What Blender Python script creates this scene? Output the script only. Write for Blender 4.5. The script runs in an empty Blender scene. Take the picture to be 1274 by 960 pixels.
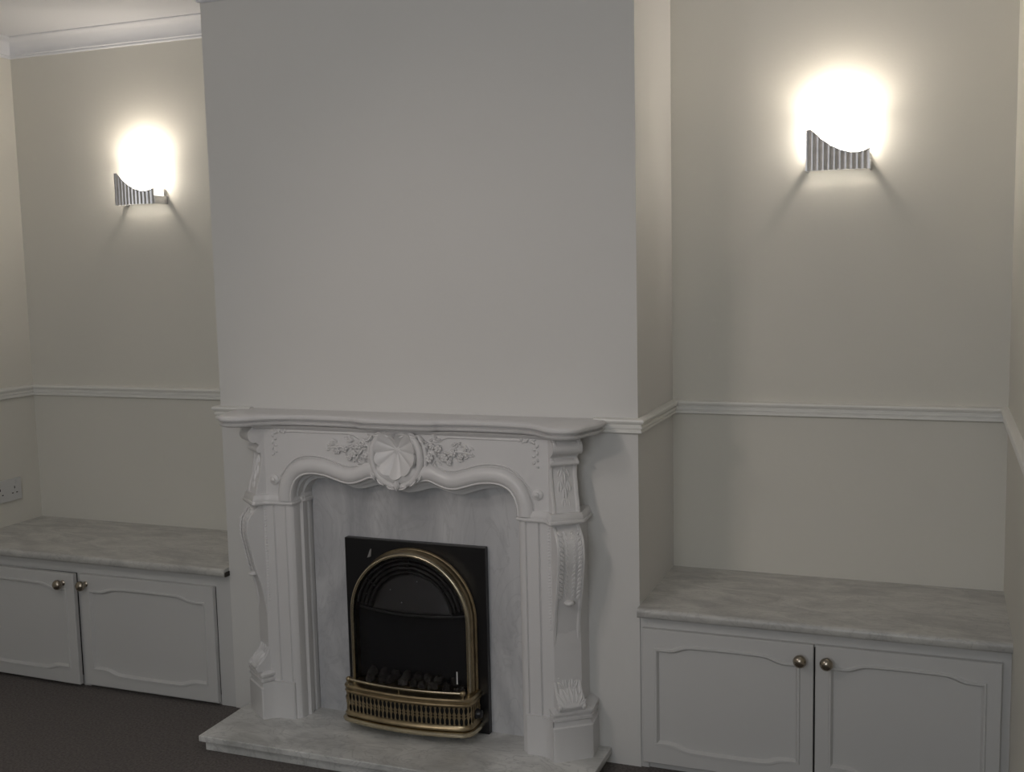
import bpy, bmesh, math, random
from math import sin, cos, pi, radians, sqrt, atan2
from mathutils import Vector, Matrix
random.seed(7)
S = bpy.context.scene
COL = S.collection

# ------------------------------------------------------------------ camera
def make_camera():
    yaw, pitch, roll, f = 0.3699, 0.1108, -0.0223, 1375.6
    fw = Vector((-sin(yaw)*cos(pitch), cos(yaw)*cos(pitch), -sin(pitch)))
    r = Vector((cos(yaw), sin(yaw), 0)); u = r.cross(fw)
    r2 = r*cos(roll)+u*sin(roll); u2 = -r*sin(roll)+u*cos(roll)
    m = Matrix((r2, u2, -fw)).transposed().to_4x4()
    m.translation = (0.8114, -3.0985, 1.5162)
    cd = bpy.data.cameras.new('camera'); cd.sensor_width = 36; cd.lens = 36*f/1274
    cd.clip_start = .05
    o = bpy.data.objects.new('camera', cd); COL.objects.link(o); o.matrix_world = m
    S.camera = o
make_camera()

# ------------------------------------------------------------------ world, lights, exposure
w = bpy.data.worlds.new('world'); S.world = w; w.use_nodes = True
w.node_tree.nodes['Background'].inputs[0].default_value = (.5, .55, .65, 1)
w.node_tree.nodes['Background'].inputs[1].default_value = .05
S.view_settings.view_transform = 'Standard'; S.view_settings.look = 'None'
S.view_settings.gamma = 1; S.view_settings.use_curve_mapping = False
S.view_settings.exposure = 0.0
def light(name, kind, loc, power, color, **k):
    d = bpy.data.lights.new(name, kind); d.energy = power; d.color = color
    for a, b in k.items(): setattr(d, a, b)
    o = bpy.data.objects.new(name, d); COL.objects.link(o); o.location = loc; return o
# ceiling lamp of the room, above and left of the camera, outside the frame
light('ceiling_lamp_light', 'POINT', (-1.1, -2.0, 2.18), 10.5, (1, .93, .88), shadow_soft_size=.10)
# added spot turned towards the fireplace, brightens the wall above the mantel
sp = light('added_mantel_spot', 'SPOT', (-1.0, -2.3, 1.85), 17, (1, .85, .77), shadow_soft_size=.12, spot_size=radians(56), spot_blend=1)
sp.rotation_euler = Vector((-.45+1.0, 2.3, 1.15-1.85)).to_track_quat('-Z', 'Y').to_euler()
# added soft fill from behind the camera, the rear wall has no window
wl = light('added_rear_fill', 'AREA', (.35, -4.35, 1.65), 22, (.90, .94, 1), shape='RECTANGLE', size=1.6, size_y=1.3)
wl.rotation_euler = (radians(90), 0, 0)
BULB = 4.5          # watts of each wall lamp bulb
SHADE_GLOW = 5.0

# ------------------------------------------------------------------ measures (metres)
W, D, RW, LW = 1.446, .4506, 1.0082, 1.2559
XL = -W-LW; XC = -.723; RAIL = 1.06; ZW = .5005; ZC = 2.375; ZT = 2.446; YB = -4.5; HZ = .05

# ------------------------------------------------------------------ materials
def mat(name, color, rough=.6, metal=0, bump=0, bscale=200, var=0, vscale=4, **k):
    m = bpy.data.materials.new(name); m.use_nodes = True; n = m.node_tree; p = n.nodes['Principled BSDF']
    p.inputs['Base Color'].default_value = (*color, 1); p.inputs['Roughness'].default_value = rough
    p.inputs['Metallic'].default_value = metal
    for a, b in k.items(): p.inputs[a.replace('_', ' ')].default_value = b
    tc = n.nodes.new('ShaderNodeTexCoord')
    if var:
        t = n.nodes.new('ShaderNodeTexNoise'); t.inputs['Scale'].default_value = vscale; t.inputs['Detail'].default_value = 5
        r = n.nodes.new('ShaderNodeValToRGB'); e = r.color_ramp.elements
        e[0].position = .3; e[1].position = .7
        e[0].color = (*[c*(1-var) for c in color], 1); e[1].color = (*[min(1, c*(1+var)) for c in color], 1)
        n.links.new(tc.outputs['Object'], t.inputs['Vector']); n.links.new(t.outputs['Fac'], r.inputs['Fac'])
        n.links.new(r.outputs['Color'], p.inputs['Base Color'])
    if bump:
        t = n.nodes.new('ShaderNodeTexNoise'); t.inputs['Scale'].default_value = bscale; t.inputs['Detail'].default_value = 3
        b = n.nodes.new('ShaderNodeBump'); b.inputs['Strength'].default_value = bump; b.inputs['Distance'].default_value = .002
        n.links.new(tc.outputs['Object'], t.inputs['Vector']); n.links.new(t.outputs['Fac'], b.inputs['Height'])
        n.links.new(b.outputs['Normal'], p.inputs['Normal'])
    return m

def marble(name, base, vein, rough, scale=2.2, amount=.5, stretch=(1, 1, 1), rot=(0, 0, 0), fine=.25):
    m = bpy.data.materials.new(name); m.use_nodes = True; n = m.node_tree; p = n.nodes['Principled BSDF']
    L = n.links.new; N = n.nodes.new
    p.inputs['Roughness'].default_value = rough
    tc = N('ShaderNodeTexCoord'); mp = N('ShaderNodeMapping'); mp.inputs['Scale'].default_value = stretch; mp.inputs['Rotation'].default_value = rot
    L(tc.outputs['Object'], mp.inputs['Vector'])
    n1 = N('ShaderNodeTexNoise'); n1.inputs['Scale'].default_value = scale; n1.inputs['Detail'].default_value = 9
    n1.inputs['Roughness'].default_value = .62; n1.inputs['Distortion'].default_value = 1.3
    L(mp.outputs['Vector'], n1.inputs['Vector'])
    r1 = N('ShaderNodeValToRGB'); e = r1.color_ramp.elements
    e[0].position = .36; e[0].color = (*vein, 1); e[1].position = .62; e[1].color = (*base, 1)
    L(n1.outputs['Fac'], r1.inputs['Fac'])
    n2 = N('ShaderNodeTexNoise'); n2.inputs['Scale'].default_value = scale*2.3; n2.inputs['Detail'].default_value = 10
    n2.inputs['Distortion'].default_value = 2.5; L(mp.outputs['Vector'], n2.inputs['Vector'])
    sub = N('ShaderNodeMath'); sub.operation = 'SUBTRACT'; sub.inputs[1].default_value = .5; L(n2.outputs['Fac'], sub.inputs[0])
    ab = N('ShaderNodeMath'); ab.operation = 'ABSOLUTE'; L(sub.outputs[0], ab.inputs[0])
    r2 = N('ShaderNodeValToRGB'); e = r2.color_ramp.elements
    e[0].position = 0; e[0].color = (fine, fine, fine, 1); e[1].position = .035; e[1].color = (0, 0, 0, 1)
    L(ab.outputs[0], r2.inputs['Fac'])
    m1 = N('ShaderNodeMix'); m1.data_type = 'RGBA'; m1.inputs[7].default_value = (*[v*.7 for v in vein], 1)
    L(r2.outputs['Color'], m1.inputs[0]); L(r1.outputs['Color'], m1.inputs[6])
    L(m1.outputs[2], p.inputs['Base Color'])
    return m

M = dict(
    wall=mat('magnolia_wall_paint', (.71, .69, .625), .85, bump=.12, bscale=90, var=.012, vscale=2),
    breast=mat('chimney_wall_paint', (.70, .69, .665), .8, bump=.10, bscale=90, var=.012, vscale=2),
    ceiling=mat('ceiling_paint', (.74, .75, .78), .9, bump=.1, bscale=60),
    trim=mat('white_gloss_trim', (.82, .81, .77), .3),
    mantel=mat('white_gloss_mantel', (.72, .71, .705), .36, bump=.06, bscale=60),
    cabinet=mat('white_satin_cabinet_paint', (.62, .615, .60), .4, bump=.05, bscale=40),
    gap=mat('dark_recess', (.06, .055, .05), .9),
    hearth=marble('hearth_marble', (.78, .775, .75), (.50, .50, .48), .28, 3.2, stretch=(1, 1.6, 1), rot=(0, 0, .5), fine=.45),
    panel=marble('back_panel_marble', (.64, .64, .645), (.42, .425, .44), .3, 2.4, stretch=(1.5, 1, .7), rot=(0, .5, 0), fine=.22),
    worktop=marble('marbled_laminate', (.62, .61, .575), (.42, .415, .40), .35, 6, stretch=(.7, 1.8, 1), rot=(0, 0, .7), fine=.35),
    dark_edge=mat('dark_chipboard_edge', (.03, .025, .02), .8),
    carpet=mat('brown_grey_carpet', (.135, .120, .112), .95, bump=1, bscale=320, var=.35, vscale=130),
    brass=mat('aged_brass', (.40, .32, .20), .33, 1, var=.2, vscale=25),
    brass_pale=mat('polished_brass', (.58, .51, .37), .25, 1, var=.1, vscale=20),
    black=mat('black_satin_metal', (.009, .009, .010), .33, 0),
    black_matt=mat('black_matt_metal', (.012, .012, .0125), .7, 0),
    louvre=mat('dark_grey_enamel', (.055, .053, .05), .4, 0),
    coal=mat('ceramic_coal', (.035, .032, .03), .9, bump=.6, bscale=60, var=.5, vscale=20),
    ash=mat('pale_ceramic_coal', (.06, .057, .052), .9, bump=.6, bscale=60, var=.5, vscale=20),
    steel=mat('brushed_steel', (.60, .60, .61), .38, 1, var=.08, vscale=60),
    knob=mat('pewter_brass_knob', (.42, .37, .30), .26, 1),
    plastic=mat('white_plastic', (.62, .62, .61), .35),
    hole=mat('dark_hole', (.01, .01, .01), .9),
    plain_white=mat('white_mark_finish', (.8, .8, .78), .4),
)
def glow(name, color, strength):
    m = bpy.data.materials.new(name); m.use_nodes = True; p = m.node_tree.nodes['Principled BSDF']
    p.inputs['Base Color'].default_value = (.9, .9, .88, 1); p.inputs['Roughness'].default_value = .4
    p.inputs['Emission Color'].default_value = (*color, 1); p.inputs['Emission Strength'].default_value = strength
    return m
def frosted(name, color, strength, clear):
    m = glow(name, color, strength); n = m.node_tree; p = n.nodes['Principled BSDF']; out = n.nodes['Material Output']
    t = n.nodes.new('ShaderNodeBsdfTransparent'); x = n.nodes.new('ShaderNodeMixShader'); x.inputs[0].default_value = 1-clear
    n.links.new(t.outputs[0], x.inputs[1]); n.links.new(p.outputs[0], x.inputs[2]); n.links.new(x.outputs[0], out.inputs['Surface'])
    return m
M['shade'] = frosted('lit_frosted_glass', (1, .965, .90), SHADE_GLOW, .62)
M['dim_pane'] = frosted('frosted_dim_pane', (1, .965, .90), .25, .45)
M['bulb'] = glow('lit_bulb', (1, .95, .86), 25)
def glassmat():
    m = bpy.data.materials.new('smoked_glass'); m.use_nodes = True; p = m.node_tree.nodes['Principled BSDF']
    p.inputs['Base Color'].default_value = (.80, .80, .82, 1); p.inputs['Roughness'].default_value = .02
    p.inputs['Transmission Weight'].default_value = 1; p.inputs['IOR'].default_value = 1.2
    return m
M['glass'] = glassmat()

# ------------------------------------------------------------------ mesh helpers
class B:
    def __init__(s): s.bm = bmesh.new()
    def box(s, x0, x1, y0, y1, z0, z1):
        v = [s.bm.verts.new((x, y, z)) for z in (z0, z1) for y in (y0, y1) for x in (x0, x1)]
        for f in ((0,2,3,1),(4,5,7,6),(0,1,5,4),(2,6,7,3),(0,4,6,2),(1,3,7,5)): s.bm.faces.new([v[i] for i in f])
        return s
    def loft(s, loops, closed=True, caps=True):
        R = [[s.bm.verts.new(p) for p in l] for l in loops]; n = len(R[0])
        for a, b in zip(R, R[1:]):
            for i in range(n if closed else n-1):
                j = (i+1) % n
                try: s.bm.faces.new((a[i], a[j], b[j], b[i]))
                except ValueError: pass
        if caps and closed:
            for l in (R[0], R[-1]):
                try: s.bm.faces.new(l)
                except ValueError: pass
        return s
    def prism_y(s, poly, y0, y1):      # poly in (x, z)
        return s.loft([[(x, y0, z) for x, z in poly], [(x, y1, z) for x, z in poly]])
    def prism_z(s, poly, z0, z1):
        return s.loft([[(x, y, z0) for x, y in poly], [(x, y, z1) for x, y in poly]])
    def lathe(s, prof, M4, n=20):      # prof (r, h) along local z
        loops = [[M4 @ Vector((r*cos(2*pi*i/n), r*sin(2*pi*i/n), h)) for i in range(n)] for r, h in prof]
        return s.loft(loops)
    def tube(s, pts, r, n=8, closed=False, caps=True, sc=(1, 1)):
        pts = [Vector(p) for p in pts]; loops = []
        N = len(pts); rr = r if hasattr(r, '__len__') else [r]*N
        up = Vector((0, -1, 0.001))
        for i in range(N):
            if closed: t = (pts[(i+1) % N]-pts[i-1]).normalized()
            else: t = (pts[min(i+1, N-1)]-pts[max(i-1, 0)]).normalized()
            a = up - t*up.dot(t)
            if a.length < 1e-3: a = Vector((0, 0, 1)) - t*t.z
            a.normalize(); b = t.cross(a)
            loops.append([pts[i]+(a*cos(2*pi*k/n)*sc[0]+b*sin(2*pi*k/n)*sc[1])*rr[i] for k in range(n)])
        if closed: loops.append(loops[0])
        return s.loft(loops, caps=caps and not closed)
    def ball(s, c, r, sub=2, sc=(1, 1, 1), rot=None, jitter=0):
        m = Matrix.Translation(c) @ (rot.to_4x4() if rot else Matrix()) @ Matrix.Diagonal((r*sc[0], r*sc[1], r*sc[2], 1))
        g = bmesh.ops.create_icosphere(s.bm, subdivisions=sub, radius=1, matrix=m)
        if jitter:
            for v in g['verts']: v.co += Vector([random.uniform(-1, 1)*jitter*r for _ in range(3)])
        return s
    def build(s, name, m, parent=None, smooth=0, bevel=0, seg=2, label=None):
        bmesh.ops.remove_doubles(s.bm, verts=s.bm.verts, dist=1e-6)
        bmesh.ops.recalc_face_normals(s.bm, faces=s.bm.faces)
        me = bpy.data.meshes.new(name); s.bm.to_mesh(me); s.bm.free()
        me.materials.append(M[m] if isinstance(m, str) else m)
        if smooth:
            for p in me.polygons: p.use_smooth = True
            me.set_sharp_from_angle(angle=radians(smooth))
        o = bpy.data.objects.new(name, me); COL.objects.link(o)
        if parent: o.parent = parent
        if bevel:
            b = o.modifiers.new('bevel', 'BEVEL'); b.width = bevel; b.segments = seg; b.limit_method = 'ANGLE'; b.angle_limit = radians(40)
        if label: o['label'] = label
        return o
def tag(o, label, cat, group=None, kind=None):
    o['label'] = label; o['category'] = cat
    if group: o['group'] = group
    if kind: o['kind'] = kind
    return o
def thing(name, label, cat, loc=(0, 0, 0), group=None, rz=0):
    o = bpy.data.objects.new(name, None); COL.objects.link(o); o.location = loc; o.rotation_euler.z = rz
    o.empty_display_size = .05
    return tag(o, label, cat, group)
def struct(o, label, cat): return tag(o, label, cat, kind='structure')
def at(o, parent):            # parent keeping world position
    o.parent = parent; o.matrix_parent_inverse = Matrix.Translation(-Vector(parent.location)); return o
def bld(b, name, m, parent, **k):   # shapes written in world coordinates, parent at its base without rotation
    off = parent.location
    bmesh.ops.translate(b.bm, verts=b.bm.verts, vec=-Vector(off)); return b.build(name, m, parent, **k)

def offset2(path, d):         # offset an open polyline to its right side by d, mitred
    out = []; n = len(path)
    for i, p in enumerate(path):
        p = Vector(p)
        ds = []
        if i > 0: ds.append((p-Vector(path[i-1])).normalized())
        if i < n-1: ds.append((Vector(path[i+1])-p).normalized())
        ns = [Vector((t.y, -t.x)) for t in ds]
        if len(ns) == 1: q = p+ns[0]*d
        else:
            m = (ns[0]+ns[1]); 
            if m.length < 1e-6: q = p+ns[0]*d
            else:
                m.normalize(); q = p+m*(d/max(.3, m.dot(ns[0])))
        out.append((q.x, q.y))
    return out
def spline(pts, k=6):
    P = [Vector(p) for p in pts]; out = []
    for i in range(len(P)-1):
        a = P[i-1] if i else P[0]*2-P[1]; b, c = P[i], P[i+1]; d = P[i+2] if i+2 < len(P) else P[-1]*2-P[-2]
        for j in range(k):
            t = j/k
            out.append(tuple(.5*((2*b)+(c-a)*t+(2*a-5*b+4*c-d)*t*t+(3*b-a-3*c+d)*t**3)))
    out.append(tuple(P[-1])); return out
def rail(path, prof, side):   # prof: closed loop (d, z)
    b = B(); cols = [[(*q, z) for q in offset2(path, side*d)] for d, z in prof]
    loops = [[cols[j][i] for j in range(len(prof))] for i in range(len(path))]
    return b.loft(loops)

# ================================================================== THE ROOM
def wallbox(name, label, m, *a):
    return struct(B().box(*a).build(name, m), label, 'wall')
T = .12
wallbox('wall_chimney_breast', 'off white chimney breast wall behind the white mantelpiece', 'breast', -W, 0, 0, D, 0, ZT)
wallbox('wall_left_alcove', 'cream back wall of the left alcove behind its wall lamp', 'wall', XL, -W, D, D+T, 0, ZT)
wallbox('wall_right_alcove', 'cream back wall of the right alcove behind its wall lamp', 'wall', 0, RW, D, D+T, 0, ZT)
wallbox('wall_left', 'cream side wall at the left edge with a plug socket', 'wall', XL-T, XL, YB, D, 0, ZT)
wallbox('wall_right', 'cream side wall at the right edge of the right alcove', 'wall', RW, RW+T, YB, D, 0, ZT)
wallbox('wall_rear', 'plain wall behind the viewer, outside the picture', 'wall', XL-T, RW+T, YB-T, YB, 0, ZT)
struct(B().box(XL-T, RW+T, YB-T, D+T, ZT, ZT+.1).build('ceiling', 'ceiling'), 'white ceiling seen at the top left corner', 'ceiling')
struct(B().box(XL-T, RW+T, YB-T, D+T, -.1, 0).build('floor', 'carpet'), 'dark brownish grey carpet floor', 'floor')

# coving, all round the chimney side
cov = [(0, ZC), (.006, ZC), (.010, ZC+.004), (.010, ZC+.010), (.016, ZC+.012)]
for k in range(9):
    a = k/8*pi/2; cov.append((.066-.05*cos(a), ZC+.012+.05*sin(a)))
cov += [(.070, ZT-.006), (.074, ZT-.004), (.074, ZT+.001), (0, ZT+.001)]
cov = [(d, z) for d, z in cov]
path = [(XL, YB), (XL, D), (-W, D), (-W, 0), (0, 0), (0, D), (RW, D), (RW, YB)]
struct(rail(path, cov, 1).build('trim_1', 'ceiling', smooth=35), 'white plaster coving between walls and ceiling', 'coving')
# dado rails
dado = [(0, 0), (.014, 0), (.021, -.003), (.023, -.008), (.020, -.014), (.012, -.018), (.012, -.021), (.016, -.023), (.016, -.029),
        (.011, -.031), (.011, -.034), (.014, -.036), (.014, -.042), (.008, -.046), (0, -.046)]
dado = [(d, RAIL+z) for d, z in dado]
struct(rail([(-.130, 0), (0, 0), (0, D), (RW, D), (RW, -2.6)], dado, 1).build('trim_2', 'trim', smooth=35), 'white dado rail from the mantelpiece round the right alcove', 'dado rail')
struct(rail([(XL, -2.6), (XL, D), (-W, D), (-W, 0), (-1.318, 0)], dado, 1).build('trim_3', 'trim', smooth=35), 'white dado rail round the left alcove to the mantelpiece', 'dado rail')

# ================================================================== CABINETS AND WORKTOPS
def worktop(x0, x1, label, endx):
    t = thing('worktop', label, 'worktop', ((x0+x1)/2, D, ZW-.03))
    yf = -.032; th = .030
    pr = [(D, ZW-th), (yf+.012, ZW-th), (yf+.004, ZW-th+.002), (yf, ZW-th+.007), (yf, ZW-.012)]
    for k in range(5):
        a = k/4*pi/2; pr.append((yf+.011-.011*cos(a), ZW-.011+.011*sin(a)))
    pr += [(D, ZW)]
    b = B().loft([[(x0, y, z) for y, z in pr], [(x1, y, z) for y, z in pr]])
    bld(b, 'slab', 'worktop', t, smooth=40)
    for ex in endx:
        e = B().box(ex-.0012, ex+.0012, yf+.004, -.001, ZW-th+.002, ZW-.012)
        bld(e, 'end_cap', 'dark_edge', t, label='dark exposed end of the worktop')
    return t
worktop(0, RW, 'grey marbled worktop in the right alcove', [0])
worktop(XL, -W, 'grey marbled worktop in the left alcove', [-W+.001])

def panel_curve(x0, x1, z0, z1, rise):
    """cathedral outline, top arched up and bottom arched down; clockwise from the top left; and matching outer sides"""
    def edge(sgn, z):
        w = x1-x0; pts = []
        P = [(0, 0), (.08, -.02), (.13, .15), (.19, .75), (.26, 1.0), (.5, 1.08), (.74, 1.0), (.81, .75), (.87, .15), (.92, -.02), (1, 0)]
        for a, h in spline(P, 3): pts.append((x0+w*a, z+sgn*rise*h))
        return pts
    top = edge(1, z1); bot = edge(-1, z0)[::-1]
    return top, bot
def door(parent, x0, x1, z0, z1, kx, kz, hinge_x, ang=0, label=None):
    # the door's own origin is its hinge line
    th = .018; yb = .0; yf = -th
    fr = .040; fb = .05
    top, bot = panel_curve(x0+fr, x1-fr, z0+fb+.012, z1-.060, .016)
    inner = top+bot
    outer = [(x0, z1)]+[(x, z1) for x, z in top[1:-1]]+[(x1, z1)]+[(x1, z0)]+[(x, z0) for x, z in bot[1:-1]]+[(x0, z0)]
    cx, cz = (x0+x1)/2, (z0+z1)/2
    def ins(L, d): return [(x+(d if x < cx else -d)*min(1, abs(x-cx)/.05), z+(d if z < cz else -d)) for x, z in L]
    loops = [[(x, yb, z) for x, z in outer], [(x, yf+.002, z) for x, z in outer], [(x, yf, z) for x, z in ins(outer, .002)],
             [(x, yf, z) for x, z in ins(inner, -.004)], [(x, yf-.004, z) for x, z in ins(inner, -.002)], [(x, yf-.004, z) for x, z in ins(inner, .003)],
             [(x, yf+.003, z) for x, z in ins(inner, .007)], [(x, yf+.007, z) for x, z in ins(inner, .009)]]
    loops = [[(x-hinge_x, y, z-z0) for x, y, z in l] for l in loops]
    d = B().loft(loops).build('door', 'cabinet', parent, smooth=30, label=label)
    d.location = (hinge_x-parent.location.x, -parent.location.y+.004, z0-parent.location.z); d.rotation_euler.z = ang
    k = B().lathe([(.010, 0), (.010, .003), (.006, .006), (.0055, .012), (.008, .015), (.014, .018), (.0178, .024), (.0185, .030), (.0165, .036), (.011, .041), (.004, .0432)],
                  Matrix.Translation((kx-hinge_x, yf, kz-z0)) @ Matrix.Rotation(pi/2, 4, 'X'), 24)
    k.build('knob', 'knob', d, smooth=50)
    return d
def cabinet(x0, x1, stiles, doors, label, panel_right=None):
    t = thing('alcove_cabinet', label, 'cabinet', ((x0+x1)/2, D, 0))
    top = ZW-.030
    b = B().box(x0, x1, .022, D, .0, top)
    bld(b, 'carcass', 'gap', t)
    b = B()
    for a, c in stiles: b.box(a, c, .004, .022, 0, top)
    b.box(x0, x1, .0045, .0215, .425, top-.0005); b.box(x0, x1, .010, .0215, 0, .03)
    bld(b, 'face_frame', 'cabinet', t, bevel=.001)
    for a in doors: door(t, *a)
    return t
cabinet(0, RW, [(0, .024), (.975, RW)], [(.010, .5015, .024, .436, .467, .395, .010), (.5065, .985, .024, .436, .539, .395, .985)],
        'white two door cabinet under the right alcove worktop')
cabinet(XL, -W, [(XL, XL+.03), (-1.508, -W), (-2.115, -2.085)],
        [(XL+.02, -2.107, .012, .428, -2.155, .392, XL+.02, radians(-1.3), 'white cabinet door standing slightly ajar'), (-2.089, -1.510, .012, .428, -2.062, .392, -1.510)],
        'white two door cabinet under the left alcove worktop, one door ajar')
# small painted block at the foot of the left cabinet's end stile
# ================================================================== HEARTH
h = thing('hearth', 'stepped pale grey marble hearth slab on the floor', 'hearth', (XC, 0, 0))
bld(B().box(XC-.632, XC+.632, -.330, -.001, HZ-.020, HZ), 'top_slab', 'hearth', h, bevel=.003)
bld(B().box(XC-.615, XC+.615, -.318, -.001, 0, HZ-.020), 'base_slab', 'hearth', h, bevel=.002)

# ================================================================== MANTELPIECE
mp = thing('mantelpiece', 'ornate carved white mantelpiece with curved apron and shell cartouche', 'mantelpiece', (XC, 0, HZ))
def wx(u): return XC+u
bld(B().box(XC-.374, XC+.374, -.0125, -.001, HZ, .93), 'back_panel', 'panel', mp, label='grey veined marble back panel')
# --- shelf
half = [(0, .150), (.06, .150), (.105, .148), (.130, .140), (.150, .128), (.2, .122), (.3, .120), (.37, .124), (.43, .140), (.47, .166), (.505, .198), (.545, .212),
        (.580, .206), (.603, .184), (.612, .150), (.618, .12), (.628, .10), (.632, .07), (.632, .0)]
hs = spline(half, 4)
def full(h): return [(wx(-u), -v) for u, v in h[::-1]]+[(wx(u), -v) for u, v in h[1:]]
outline = full(hs)
def loft_outline(path, steps, name, m, parent, **k):
    """steps (z, inset); path open polyline running left to right, its room side is on the right hand"""
    loops = []
    for z, ins in steps:
        q = offset2(path, -ins)
        q = [(x, min(y, -.0005)) for x, y in q]
        loops.append([(x, y, z) for x, y in q])
    return bld(B().loft(loops), name, m, parent, **k)
Z0 = 1.055
loft_outline(outline, [(Z0-.037, .022), (Z0-.034, .010), (Z0-.029, .005), (Z0-.025, .004), (Z0-.0235, .012), (Z0-.021, .017), (Z0-.0185, .013),
                       (Z0-.017, .004), (Z0-.012, .0), (Z0-.006, .0), (Z0-.002, .003), (Z0, .008)], 'mantel_shelf', 'mantel', mp, smooth=35)
# bed mould below the shelf, following the body
body = [(0, .122), (.3, .121), (.44, .121), (.478, .126), (.499, .143), (.556, .095+.012), (.575, .085), (.578, 0)]
loft_outline(full(spline(body[:3], 3)[:-1]+body[2:]), [(Z0-.050, .012), (Z0-.046, .004), (Z0-.041, .0), (Z0-.037, -.004)], 'bed_mould', 'mantel', mp, smooth=30)

# --- frieze with the serpentine lower edge, three stepped layers
low = [(0, .848), (.035, .852), (.07, .862), (.10, .866), (.13, .855), (.16, .846), (.19, .846), (.225, .855), (.265, .866), (.31, .869), (.345, .862), (.372, .84), (.386, .805), (.388, .775)]
deep = [(0, .812), (.035, .818), (.07, .828), (.10, .832), (.13, .824), (.16, .817), (.19, .817), (.225, .828), (.26, .838), (.30, .843), (.335, .838), (.360, .822), (.376, .796), (.378, .775)]
def mid(a, b, t): return [tuple(x*(1-t)+y*t for x, y in zip(p, q)) for p, q in zip(a, b)]
def sym(h): return [(wx(-u), z) for u, z in h[::-1]]+[(wx(u), z) for u, z in h[1:]]
def layer(curve, uo, v0, v1, name, bevel=.003):
    c = sym(spline(curve, 6)); top = 1.012
    # split in vertical strips so that the caps stay simple
    b = B(); outer = [(wx(-uo), top)]+[(x, top) for x, z in c]+[(wx(uo), top)]
    innr = [(wx(-uo), .775)]+list(c)+[(wx(uo), .775)]
    loops = []
    for (a, ta), (x, z) in zip(outer, innr): loops.append([(a, -v0, ta), (a, -v1, ta), (x, -v1, z), (x, -v0, z)])
    b.loft(loops); return bld(b, name, 'mantel', mp, smooth=30, bevel=bevel)
layer(low, .492, .010, .111, 'frieze', .002)
layer(mid(low, deep, .5), .45, .010, .084, 'frieze_fillet', .003)
layer(deep, .45, .010, .055, 'frieze_fillet', .003)
# roll moulding on the lower edge
def curve_sweep(cur, v, prof, name, parent=mp):
    """cur: (u,z) list; prof: list of (across, forward); across is + on the upper side"""
    n = len(cur); loops = []
    for i, (u, z) in enumerate(cur):
        a = Vector(cur[max(i-1, 0)]); c = Vector(cur[min(i+1, n-1)]); t = (c-a).normalized(); nn = Vector((-t.y, t.x))
        loops.append([(wx(u)+nn.x*p, -v-q, z+nn.y*p) for p, q in prof])
    return B().loft(loops)
def symc(h, k=6):
    s = spline(h, k); return [(-u, z) for u, z in s[::-1]]+[(u, z) for u, z in s[1:]]
rollp = [(0, -.01)]+[(.024-.0245*cos(a*pi/10), .021*sin(a*pi/10)) for a in range(0, 11)]+[(.050, .004), (.052, .002), (.052, -.01)]
rollp = [(p, q) for p, q in rollp]
lip = [(-.002, -.02), (-.004, .002), (-.001, .006), (.004, .006), (.006, 0), (.006, -.02)]
b = curve_sweep(symc(low), .109, rollp, 'roll'); bld(b, 'roll_moulding', 'mantel', mp, smooth=45)
b = curve_sweep(symc(low), .113, [(-.003, -.02), (-.005, .003), (-.001, .008), (.004, .007), (.006, 0), (.006, -.02)], 'bead'); bld(b, 'edge_bead', 'mantel', mp, smooth=45)
# raised line round the frieze field
for s in (-1, 1):
    line = spline([(.135, .985), (.16, .998), (.2, 1.0), (.30, 1.0), (.395, 1.0)], 5)
    b = B().tube([(wx(s*u), -.1115, z) for u, z in line], .0028, 6)
    ln2 = spline([(.10, .915), (.13, .905), (.16, .899), (.19, .900), (.225, .910), (.265, .921), (.31, .925), (.355, .918), (.39, .897), (.415, .868), (.428, .853)], 4)
    b.tube([(wx(s*u), -.1115, z) for u, z in ln2], .0028, 6)
    bld(b, 'panel_bead', 'mantel', mp, smooth=60)
    # turned button
    b = B().lathe([(.0, 0), (.016, 0), (.017, .004), (.013, .008), (.008, .009), (.0075, .013), (.004, .016), (.0005, .017)][1:],
                  Matrix.Translation((wx(s*.449), -.111, .842)) @ Matrix.Rotation(pi/2, 4, 'X'), 20)
    bld(b, 'round_boss', 'mantel', mp, smooth=40)
    # corner sprig
    b = B()
    for i in range(16):
        t = i/15
        if t < .5: u, z = .395+.05*t*2, .999+.004*sin(i*2)
        else: u, z = .445+.006*sin(i*3), .999-(t-.5)*2*.075
        b.ball((wx(s*u), -.112, z), .0065, 1, (1.1, .55, .6), Matrix.Rotation(s*(i*1.3), 3, 'Y'))
    bld(b, 'corner_leaf_carving', 'mantel', mp, smooth=80)

# --- leaf helper for carvings: a pointed bent leaf lying on a plane facing -y (or any rotation)
def leaf(b, c, L, w, ang, th=.35, M3=None, curl=0.3):
    rows = 5; loops = []
    for i in range(rows+1):
        t = i/rows; ww = w*sin(pi*min(.98, max(.04, t))**.8)*.5; hh = curl*L*sin(pi*t)*.5+.0015
        x = (t-.5)*L
        loops.append([(x, ww, 0), (x, ww*.5, hh*.9), (x, 0, hh*.55), (x, -ww*.5, hh*.9), (x, -ww, 0)])
    R = Matrix.Rotation(ang, 3, 'Z')
    base = M3 or Matrix(((1, 0, 0), (0, 0, -1), (0, 1, 0)))      # local z -> world -y
    V = [[Vector(c)+base @ (R @ Vector(p)) for p in l] for l in loops]
    b.loft(V, closed=False)
def flower(b, c, r, M3=None, n=5):
    base = M3 or Matrix(((1, 0, 0), (0, 0, -1), (0, 1, 0)))
    for k in range(n):
        a = 2*pi*k/n+random.random()*.3
        p = Vector(c)+base @ Vector((cos(a)*r*.55, sin(a)*r*.55, .002))
        b.ball(p, r*.5, 1, (1, .6, 1))
    b.ball(Vector(c)+base @ Vector((0, 0, .005)), r*.3, 1)
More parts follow.
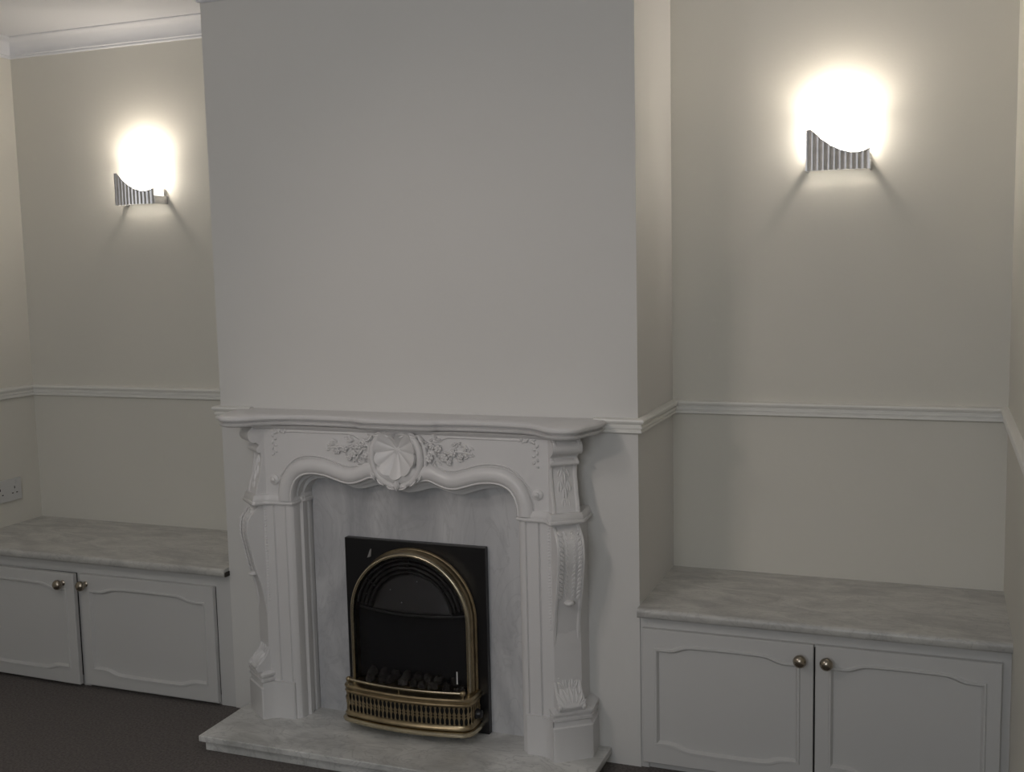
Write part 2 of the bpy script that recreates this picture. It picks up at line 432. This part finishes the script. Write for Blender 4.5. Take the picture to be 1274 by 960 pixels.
# --- floral sprays either side of the cartouche
for s in (-1, 1):
    b = B()
    for i in range(60):
        t = random.random()**.9; u = .085+.165*t
        wdt = .046*(1-t)**.7+.008; z = .948+.006*t+random.uniform(-1, 1)*wdt+.004
        L = random.uniform(.016, .032)*(1-.3*t)
        ang = random.uniform(-1.1, 1.1)
        leaf(b, (wx(s*u), -.111-random.uniform(0, .008)*(1-t), z), L, L*.48, ang if s > 0 else pi-ang, curl=.45)
    for (u, z, r) in ((.105, .935, .015), (.135, .965, .013), (.155, .938, .014), (.185, .952, .011), (.115, .972, .011), (.21, .944, .009), (.17, .925, .010)):
        flower(b, (wx(s*u), -.117, z), r)
    stem = spline([(.09, .95), (.14, .955), (.19, .958), (.245, .954)], 4)
    b.tube([(wx(s*u), -.114, z) for u, z in stem], .003, 5)
    bld(b, 'floral_carving', 'mantel', mp, smooth=60)
# --- shell cartouche
b = B(); cz = .957; cx = wx(-.004); NR, NT = 16, 144
NL = 5.5
def shell_r(th):      # th measured from straight down
    a = abs(th); base = .088-.018*min(1, a/2.2)
    if a > 2.35: base -= .034*min(1, (a-2.35)/.79)
    return base+.0075*abs(cos(a*NL))**.7
loops = []
for j in range(NR+1):
    t = j/NR; row = []
    for i in range(NT):
        th = -pi+2*pi*i/NT; r = shell_r(th)*t
        x = r*sin(th)*.90; z = -r*cos(th)
        rib = (.0085*t**1.1)*(abs(cos(abs(th)*NL))**.8-.6)
        y = .004+.024*t**1.6+rib
        if t < .12: y += .004
        if j == NR: y = .001
        row.append((cx+x, -.112-y, cz+z))
    loops.append(row)
b.loft(loops)
bld(b, 'shell_carving', 'mantel', mp, smooth=50)
b = B()
for s in (-1, 1):
    ring = spline([(.002, .984), (.012, .994), (.030, 1.001), (.052, .998), (.070, .980), (.080, .950), (.080, .915), (.066, .878), (.038, .855), (.012, .845), (0, .841)], 4)
    n = len(ring)
    b.tube([(cx+s*u, -.116-.008*sin(pi*i/n), z) for i, (u, z) in enumerate(ring)], [.0055+.0055*sin(pi*i/n) for i in range(n)], 10)
    ring = spline([(.050, .985), (.064, 1.0), (.080, .995), (.092, .97), (.096, .935), (.092, .90), (.088, .885)], 4)
    n = len(ring)
    b.tube([(cx+s*u, -.115, z) for i, (u, z) in enumerate(ring)], [.003+.005*sin(pi*i/n) for i in range(n)], 8)
    for (u, z, L, an) in ((.025, 1.003, .035, .3), (.058, 1.003, .035, -.2), (.088, .99, .03, -.9), (.08, .875, .03, -2), (.055, .856, .03, -2.4), (.02, .840, .03, -2.8)):
        leaf(b, (cx+s*u, -.127, z), L, L*.5, an if s > 0 else pi-an, curl=.4)
leaf(b, (cx, -.127, .848), .034, .022, -pi/2, curl=.4)
bld(b, 'cartouche_frame', 'mantel', mp, smooth=60)

# --- legs
def side(poly, s): return [(wx(s*u), -v) for u, v in poly]
A = radians(38); NX = Vector((sin(A), cos(A))); TX = Vector((cos(A), -sin(A))); C0 = Vector((.529, .101)); HWD = .0425
up_prof = [(.780, .008), (.796, .014), (.823, .009), (.848, .001), (.872, -.003), (.895, -.008), (.917, -.009), (.932, -.003), (.943, .005), (.948, .001), (.953, -.003),
           (.962, .008), (.970, .016), (.980, .027), (.988, .032), (1.000, .029), (1.010, .020), (1.016, .016)]
lo_prof = [(.205, .036), (.213, .041), (.220, .040), (.232, .028), (.249, .013), (.270, .001), (.297, -.009), (.34, -.009), (.381, -.006), (.43, .0), (.485, .009), (.52, .019),
           (.556, .029), (.59, .036), (.623, .042), (.65, .048), (.675, .050), (.70, .0475), (.715, .043), (.735, .028), (.751, .013), (.757, .010)]
def console(prof, s, name):
    P = spline(prof, 3)
    rail_w = .012; rec = .004
    b = B()
    def pt(tt, p, z): q = C0+NX*p+TX*tt; return (wx(s*q.x), -q.y, z)
    loops = []
    for z, p in P:
        loops.append([pt(-HWD, -.085, z), pt(-HWD, p-.002, z), pt(-HWD+.002, p, z), pt(-HWD+rail_w-.004, p, z), pt(-HWD+rail_w, p-rec, z), pt(0, p-rec+.0025, z),
                      pt(HWD-rail_w, p-rec, z), pt(HWD-rail_w+.004, p, z), pt(HWD-.002, p, z), pt(HWD, p-.002, z), pt(HWD, -.085, z)])
    b.loft(loops)
    # fill behind to the wall
    return bld(b, name, 'mantel', mp, smooth=35), pt
leg = [(.377, .0), (.377, .030), (.382, .034), (.382, .050), (.375, .054), (.375, .070), (.383, .075), (.383, .095), (.387, .106), (.393, .112), (.403, .116),
       (.409, .116), (.412, .111), (.415, .116), (.450, .118), (.4535, .112), (.457, .118), (.4945, .122), (.530, .098), (.562, .070), (.565, .0)]
imp = [(.370, .0), (.370, .060), (.378, .070), (.378, .106), (.384, .120), (.42, .126), (.462, .127), (.480, .134), (.496, .158), (.505, .161), (.583, .098), (.586, .090), (.580, .0)]
pl_front = [(.402, .0), (.402, .122), (.406, .126), (.452, .127), (.474, .133), (.490, .146), (.498, .156), (.5, .0)]
pl = [(.470, .0), (.475, .118), (.499, .156), (.505, .158), (.597, .0905), (.600, .084), (.592, .0)]
for s in (-1, 1):
    b = B().prism_z(side(leg, s), HZ, .780); lg = bld(b, 'pilaster', 'mantel', mp, smooth=25)
    # vertical row of little beads along the pilaster
    b = B()
    for k in range(34):
        b.ball((wx(s*.4845), -.1205, .745-k*.0092), .0038, 1, (1.3, 1, .7))
    o = bld(b, 'bead_strip', 'mantel', mp, smooth=80)
    o.parent = lg; o['kind'] = 'stuff'; o['label'] = 'row of tiny carved beads'
    path = side(imp, s)
    # impost
    if s < 0: path = path[::-1]
    def ring(z, ins): return [(x, min(y, -.0005), z) for x, y in offset2(path, -ins)]
    b = B().loft([ring(.7585, .012), ring(.761, .002), ring(.766, -.001), ring(.772, .0), ring(.7735, .003), ring(.776, .0025), ring(.784, .005), ring(.790, .008), ring(.793, .009)])
    bld(b, 'impost_block', 'mantel', mp, smooth=35)
    console(up_prof, s, 'upper_bracket'); o, pt = console(lo_prof, s, 'console')
    # scroll eye under the shelf and leaf drop in the bracket
    MT = Matrix(((s*TX.x, 0, s*NX.x), (-TX.y, 0, -NX.y), (0, 1, 0)))      # local x tangent, y up, z outward
    b = B()
    q0 = pt(-HWD-.003, .012, .984); q1 = pt(HWD+.003, .012, .984)
    b.tube([q0, q1], .021, 16)
    q0 = pt(-HWD-.001, -.002, .937); q1 = pt(HWD+.001, -.002, .937)
    b.tube([q0, q1], .0085, 12)
    bld(b, 'scroll', 'mantel', mp, smooth=50)
    b = B()
    for k, (tt, z, L, an) in enumerate([(0, .925, .03, -pi/2), (-.012, .905, .04, -pi/2-.35), (.012, .905, .04, -pi/2+.35), (0, .885, .055, -pi/2), (-.014, .862, .045, -pi/2-.1), (.014, .862, .045, -pi/2+.1),
                                        (0, .84, .05, -pi/2), (-.006, .815, .035, -pi/2), (.008, .815, .03, -pi/2)]):
        pz = .0
        for (za, pa), (zb, pb) in zip(up_prof, up_prof[1:]):
            if za <= z <= zb: pz = pa+(pb-pa)*(z-za)/(zb-za)
        leaf(b, pt(tt, pz-.006, z), L, .017, an, M3=MT, curl=.32)
    bld(b, 'leaf_drop', 'mantel', mp, smooth=60)
    # acanthus on the console's knee and at its foot
    def pat(z):
        for (za, pa), (zb, pb) in zip(lo_prof, lo_prof[1:]):
            if za <= z <= zb: return pa+(pb-pa)*(z-za)/(zb-za), atan2(pb-pa, zb-za)
        return 0, 0
    def tilt(k):
        q = sqrt(1+k*k)
        up = Vector((s*NX.x*k, -NX.y*k, 1))/q; ou = Vector((s*NX.x, -NX.y, -k))/q
        return Matrix(((s*TX.x, up.x, ou.x), (-TX.y, up.y, ou.y), (0, up.z, ou.z)))
    b = B()
    for k in range(15):
        z = .735-k*.0135; p, sl = pat(z)
        for t0 in (-.028, .028, -.010, .010):
            an = pi/2+(.6 if t0 < 0 else -.6)
            leaf(b, pt(t0, p-(.001 if abs(t0) > .02 else .004), z), .020, .011, an, M3=tilt(math.tan(sl)), curl=.26)
    p, sl = pat(.527)
    b.ball(pt(0, p+.002, .527), .016, 2, (1, 1, .55))
    bld(b, 'knee_leaf_carving', 'mantel', mp, smooth=60)
    b = B()
    for (t0, z, L_, an) in ((0, .245, .060, 0), (-.016, .243, .056, .18), (.016, .243, .056, -.18), (-.030, .238, .048, .45), (.030, .238, .048, -.45), (-.010, .278, .045, .15),
                           (.010, .278, .045, -.15), (-.024, .272, .038, .5), (.024, .272, .038, -.5), (0, .300, .034, 0), (-.013, .302, .026, .7), (.013, .302, .026, -.7), (-.036, .225, .03, .9), (.036, .225, .03, -.9)):
        p, sl = pat(z); leaf(b, pt(t0, p-.003, z), L_, L_*.42, pi/2+an, M3=tilt(max(-.9, math.tan(sl))), curl=.26)
    for t0, z in ((-.026, .292), (.026, .292), (0, .316)):
        p, sl = pat(z); b.ball(pt(t0, p-.001, z), .0075, 1, (1, 1, .7))
    bld(b, 'foot_leaf_carving', 'mantel', mp, smooth=60)
    # plinth
    b = B().prism_z(side(pl_front, s), HZ, .172)
    path = side(pl, s)
    if s < 0: path = path[::-1]
    b.loft([ring(HZ, .0), ring(.152, .0), ring(.156, .004), ring(.170, .006), ring(.1745, .0), ring(.182, .0), ring(.1835, .005), ring(.187, .005), ring(.192, -.001),
            ring(.199, -.001), ring(.2045, .006), ring(.210, .016)])
    bld(b, 'plinth', 'mantel', mp, smooth=30)

# ================================================================== GAS FIRE
gf = thing('gas_fire', 'black and brass arched gas fire with pierced fret standing in the fireplace', 'fire', (XC, 0, HZ))
v0 = .013
bld(B().box(XC-.2455, XC+.2455, -.036, -.013, HZ, .648), 'back_plate', 'black', gf, bevel=.002)
zc = .418
def arch(r, v, z0=HZ+.02, n=28):
    P = [(XC-r, -v, z0)]+[(XC-r*cos(pi*i/n), -v, zc+r*sin(pi*i/n)) for i in range(n+1)]+[(XC+r, -v, z0)]
    return P
def archloft(prof, name, m, z0=HZ+.02, **k):
    A_ = [arch(r, v, z0) for r, v in prof]
    loops = [[A_[j][i] for j in range(len(prof))] for i in range(len(A_[0]))]
    return bld(B().loft(loops), name, m, gf, smooth=40, **k)
archloft([(.200, .036), (.212, .036), (.214, .040), (.212, .044), (.209, .046), (.208, .050), (.210, .054), (.2105, .060), (.209, .065), (.207, .067), (.2065, .072), (.2065, .078),
          (.204, .081), (.199, .081)], 'arch_surround', 'brass')
archloft([(.195, .068), (.195, .084), (.1965, .088), (.199, .0895), (.202, .0895), (.2045, .088), (.206, .084), (.206, .068)], 'arch_rim', 'brass_pale')
# lining of the arch
def halfdisc(r, z0, n=28): return [(XC-r, z0)]+[(XC-r*cos(pi*i/n), zc+r*sin(pi*i/n)) for i in range(n+1)]+[(XC+r, z0)]
bld(B().prism_y(halfdisc(.201, HZ+.02), -.037, -.0365-.004), 'fire_back', 'black_matt', gf)
for k, r in enumerate((.186, .172, .158, .144)):
    prof = [(r-.0045, .050), (r-.0045, .074), (r, .078), (r+.0035, .074), (r+.0035, .050)]
    A_ = [[(XC-q*cos(a), -v, zc+q*sin(a)) for q, v in prof] for a in [radians(10)+radians(160)*i/30 for i in range(31)]]
    bld(B().loft(A_), 'louvre', 'louvre', gf, smooth=40)
for a in (radians(38), radians(90), radians(142)):
    d = Vector((cos(a), sin(a))); n_ = Vector((-sin(a), cos(a)))*.003
    P = [(XC+d.x*.14+n_.x, zc+d.y*.14+n_.y), (XC+d.x*.19+n_.x, zc+d.y*.19+n_.y), (XC+d.x*.19-n_.x, zc+d.y*.19-n_.y), (XC+d.x*.14-n_.x, zc+d.y*.14-n_.y)]
    bld(B().prism_y(P, -.045, -.0755), 'louvre_stay', 'black_matt', gf)
# hood: shallow dome-like plate with a curved lower edge
b = B(); loops = []
for j in range(9):
    t = j/8; row = []
    for i in range(25):
        a = pi*i/24; r = .138+.0*t
        x = -r*cos(a)*1.0; zt = zc+.0+r*sin(a); zb = .432-.006*sin(a)
        z = zb+(zt-zb)*t
        row.append((XC+x, -(.056+.020*(1-t)*sin(a)), z))
    loops.append(row)
b.loft(loops, closed=False)
o = bld(b, 'hood', 'louvre', gf, smooth=60)
sm = o.modifiers.new('solid', 'SOLIDIFY'); sm.thickness = .003; sm.offset = -1
b = B().tube([(XC+x, -(.058+.019*(1-(x/.185)**2)), .432-.008*(1-(x/.185)**2)) for x in [-.185+.37*i/20 for i in range(21)]], .0035, 6)
bld(b, 'hood_lip', 'louvre', gf, smooth=60)
# coals
bld(B().box(XC-.185, XC+.185, -.085, -.041, .15, .182), 'coal_tray', 'black_matt', gf)
for i in range(17):
    x = XC-.155+.31*(i % 9)/8+random.uniform(-.01, .01); row = i//9
    o = B().ball((0, 0, 0), .020 if row == 0 else .018, 2, (1.1, .75, .85), None, .16)
    o = o.build('coal', 'ash' if i % 3 == 0 else 'coal', gf, smooth=0)
    o.location = (x-XC+(.018 if row else 0), -.066+row*.004, .195+row*.024-HZ); o.rotation_euler = (random.random()*3, random.random()*3, random.random()*3)
# glass
bld(B().prism_y(halfdisc(.1948, .185), -.0825, -.0842), 'glass_pane', 'glass', gf)
bld(B().box(XC+.160, XC+.1635, -.0856, -.0843, .222, .262), 'white_mark', 'plain_white', gf, label='small white vertical mark on the glass')  # thin upright white bar just in front of the glass
bld(B().prism_y([(XC-.163, .588), (XC-.150, .592), (XC-.147, .617), (XC-.151, .617)], -.036, -.040), 'clip', 'steel', gf, label='small pale clip at the top left of the arch')
for (u, z) in ((-.026, .463), (.030, .535), (-.066, .500), (-.155, .478), (.176, .452)):  # steel dots modelled in place of bright reflections on the glass
    b = B().ball((XC+u, -.0785+abs(u)*.08, z), .0022, 1); bld(b, 'glint_dot', 'steel', gf, smooth=80)
# fret front: bowed plan
def bow(off=0, n=24):
    pts = [(-.217-off, .037), (-.217-off, .100), (-.213-off*.9, .116+off*.5), (-.200-off*.3, .128+off)]
    for i in range(1, n): 
        u = -.200+.400*i/n; pts.append((u, .128+off+.024*(1-(u/.200)**2)))
    pts += [(.200+off*.3, .128+off), (.213+off*.9, .116+off*.5), (.217+off, .100), (.217+off, .037)]
    return [(XC+u, -v) for u, v in pts]
P0 = bow()
def strip(prof, name, m, parent=gf, **k):
    cols = [[(*q, z) for q in offset2(P0, d)] for d, z in prof]
    return bld(B().loft([[cols[j][i] for j in range(len(prof))] for i in range(len(P0))]), name, m, parent, smooth=40, **k)
strip([(-.004, .168), (.002, .168), (.005, .171), (.005, .174), (.002, .177), (.003, .182), (.006, .185), (.006, .190), (.002, .194), (-.010, .195), (-.010, .190)], 'fret_top_rail', 'brass')
strip([(-.004, .092), (.002, .092), (.006, .096), (.006, .100), (.002, .104), (.001, .110), (-.004, .110)], 'fret_bottom_rail', 'brass')
strip([(-.03, .074), (.008, .074), (.013, .078), (.013, .084), (.009, .088), (.002, .0905), (-.03, .0905)], 'base_rail', 'brass_pale')
poly = [(x, y) for x, y in offset2(P0, -.004)]
bld(B().prism_z([(x, y) for x, y in poly], .1905, .192), 'top_ledge', 'brass', gf)
bld(B().prism_z([(x, y) for x, y in offset2(P0, -.012)], .0775, .16), 'fret_backing', 'black_matt', gf)
bld(B().prism_z([(x, y) for x, y in offset2(P0, -.05)], HZ+.0005, .076), 'foot', 'black_matt', gf)
# balusters of the fret
L = [0]
for a, c in zip(P0, P0[1:]): L.append(L[-1]+(Vector(a)-Vector(c)).length)
tot = L[-1]; nb = 40
proto = B().lathe([(.0042, 0), (.0042, .004), (.0022, .008), (.0026, .018), (.0066, .026), (.0036, .030), (.0066, .034), (.0026, .042), (.0020, .050), (.0042, .055), (.0042, .060)], Matrix.Scale(.55, 4, (0, 1, 0)), 8)
first = None
for k in range(nb):
    d = tot*(k+.5)/nb
    for i in range(len(P0)-1):
        if L[i] <= d <= L[i+1]:
            t = (d-L[i])/(L[i+1]-L[i]); p = Vector(P0[i]).lerp(Vector(P0[i+1]), t); dr = Vector(P0[i+1])-Vector(P0[i]); break
    if first is None: o = first = proto.build('baluster', 'brass', gf, smooth=50)
    else: o = first.copy(); COL.objects.link(o)
    o.parent = gf; o.location = (p.x-XC, p.y, .109-HZ); o.rotation_euler.z = atan2(dr.y, dr.x)
# rail with ball ends
rod = [(XC+u, -(.126+.024*(1-(u/.2)**2)), .212) for u in [-.196+.392*i/16 for i in range(17)]]
r_ = bld(B().tube(rod, .0042, 10), 'rail', 'brass_pale', gf, smooth=60)
for s in (-1, 1):
    c = (XC+s*.198, -.126, .212)
    b = B().ball(c, .0095, 2); b.tube([(c[0], c[1], .190), (c[0], c[1], .197), (c[0], c[1], .204)], [.006, .003, .0035], 10)
    bld(b, 'rail_post', 'brass', gf, smooth=60)
b = B().tube([(XC-.01, -.147, .190), (XC-.01, -.147, .198), (XC-.01, -.149, .210)], [.005, .0025, .003], 8); bld(b, 'rail_post', 'brass', gf, smooth=60)
for s, sd in ((1, 1), (-1, 1)):
    b = B().lathe([(.016, 0), (.017, .004), (.014, .008), (.013, .018), (.010, .020)], Matrix.Translation((XC+s*.2175, -.072, .13)) @ Matrix.Rotation(s*pi/2, 4, 'Y'), 16)
    bld(b, 'control_knob', 'black', gf, smooth=40)

# ================================================================== WALL LAMPS
def wall_lamp(x, label):
    t = thing('wall_lamp', label, 'lamp', (x, D, 1.77), 'wall lamps in the two alcoves')
    # local coordinates: y negative towards the room, z from the bottom of the metal front
    hw = .091
    B().box(-.084, .084, -.012, -.001, .008, .060).build('wall_plate', 'steel', t, bevel=.003)
    # corrugated metal front, sweeping top edge
    def top(u):
        P = [(-1, .118), (-.86, .120), (-.72, .110), (-.5, .090), (-.2, .070), (.1, .056), (.4, .048), (.65, .047), (.85, .052), (1, .058)]
        for (a, p), (c, q) in zip(P, P[1:]):
            if a <= u <= c: return p+(q-p)*(u-a)/(c-a)
        return .058
    b = B(); n = 132; loops = []
    for i in range(n+1):
        u = -1+2*i/n; x_ = u*hw; y = -.088+.010*u*u-.0036*abs(sin(u*pi*5.5))
        zt = top(u)
        loops.append([(x_, y, 0), (x_, y, zt), (x_, y+.003, zt), (x_, y+.003, 0)])
    b.loft(loops); fr = b.build('corrugated_front', 'steel', t, smooth=50)
    b = B().tube([(-hw+2*hw*i/66, -.0895+.010*(2*i/66-1)**2, top(2*i/66-1)) for i in range(67)], .0022, 6)
    b.build('rim', 'steel', t, smooth=60)
    B().box(-.084, .084, -.080, -.016, .004, .008).build('added_dim_pane', 'dim_pane', t)  # added frosted pane, dims the bulb's light below the metal front
    for s in (-1, 1):
        B().box(s*hw-.0015, s*hw+.0015, -.078, -.002, .0, .030).build('side_arm', 'steel', t)
    # frosted glass shade standing behind the metal front, open at the back
    b = B(); loops = []; 
    for j in range(10):
        tt = j/9; z = .036+.132*tt; rad = .072*(1-.10*tt**4)
        loops.append([(rad*sin(a), -.022-.050*cos(a)*(1-.08*tt**3), z) for a in [radians(-88+176*i/20) for i in range(21)]])
    b.loft(loops, closed=False); o = b.build('glass_shade', 'shade', t, smooth=60)
    m_ = o.modifiers.new('solid', 'SOLIDIFY'); m_.thickness = .003
    b = B().lathe([(.009, 0), (.010, .010), (.010, .045), (.007, .055), (.001, .058)], Matrix.Translation((0, -.038, .085)), 14)
    b.build('bulb', 'bulb', t, smooth=60)
    B().lathe([(.012, 0), (.012, .055)], Matrix.Translation((0, -.038, .031)), 14).build('bulb_holder', 'steel', t, smooth=40)
    l = light('wall_lamp_light', 'POINT', (0, -.045, .135), BULB, (1, .89, .77), shadow_soft_size=.022)
    l.parent = t
    l.location = (0, -.050, .150)
    return t
wall_lamp(.520, 'lit wall lamp in the right alcove with corrugated steel front')
wall_lamp(-2.06, 'lit wall lamp in the left alcove with corrugated steel front')

# ================================================================== SOCKET
so = thing('wall_socket', 'white double plug socket on the left wall above the worktop', 'socket', (XL, .265, .600))
bld(B().box(XL+.0005, XL+.012, .190, .340, .600, .690), 'face_plate', 'plastic', so, bevel=.003)
for y0 in (.228, .302):
    for dy, dz, a, c in ((0, .022, .002, .005), (-.011, 0, .004, .002), (.011, 0, .004, .002)):
        bld(B().box(XL+.0118, XL+.0124, y0+dy-a, y0+dy+a, .632+dz-c, .632+dz+c), 'pin_hole', 'hole', so)
    bld(B().box(XL+.0115, XL+.0155, y0-.018 if y0 < .26 else y0+.006, y0-.006 if y0 < .26 else y0+.018, .668, .683), 'switch', 'plastic', so, bevel=.001)
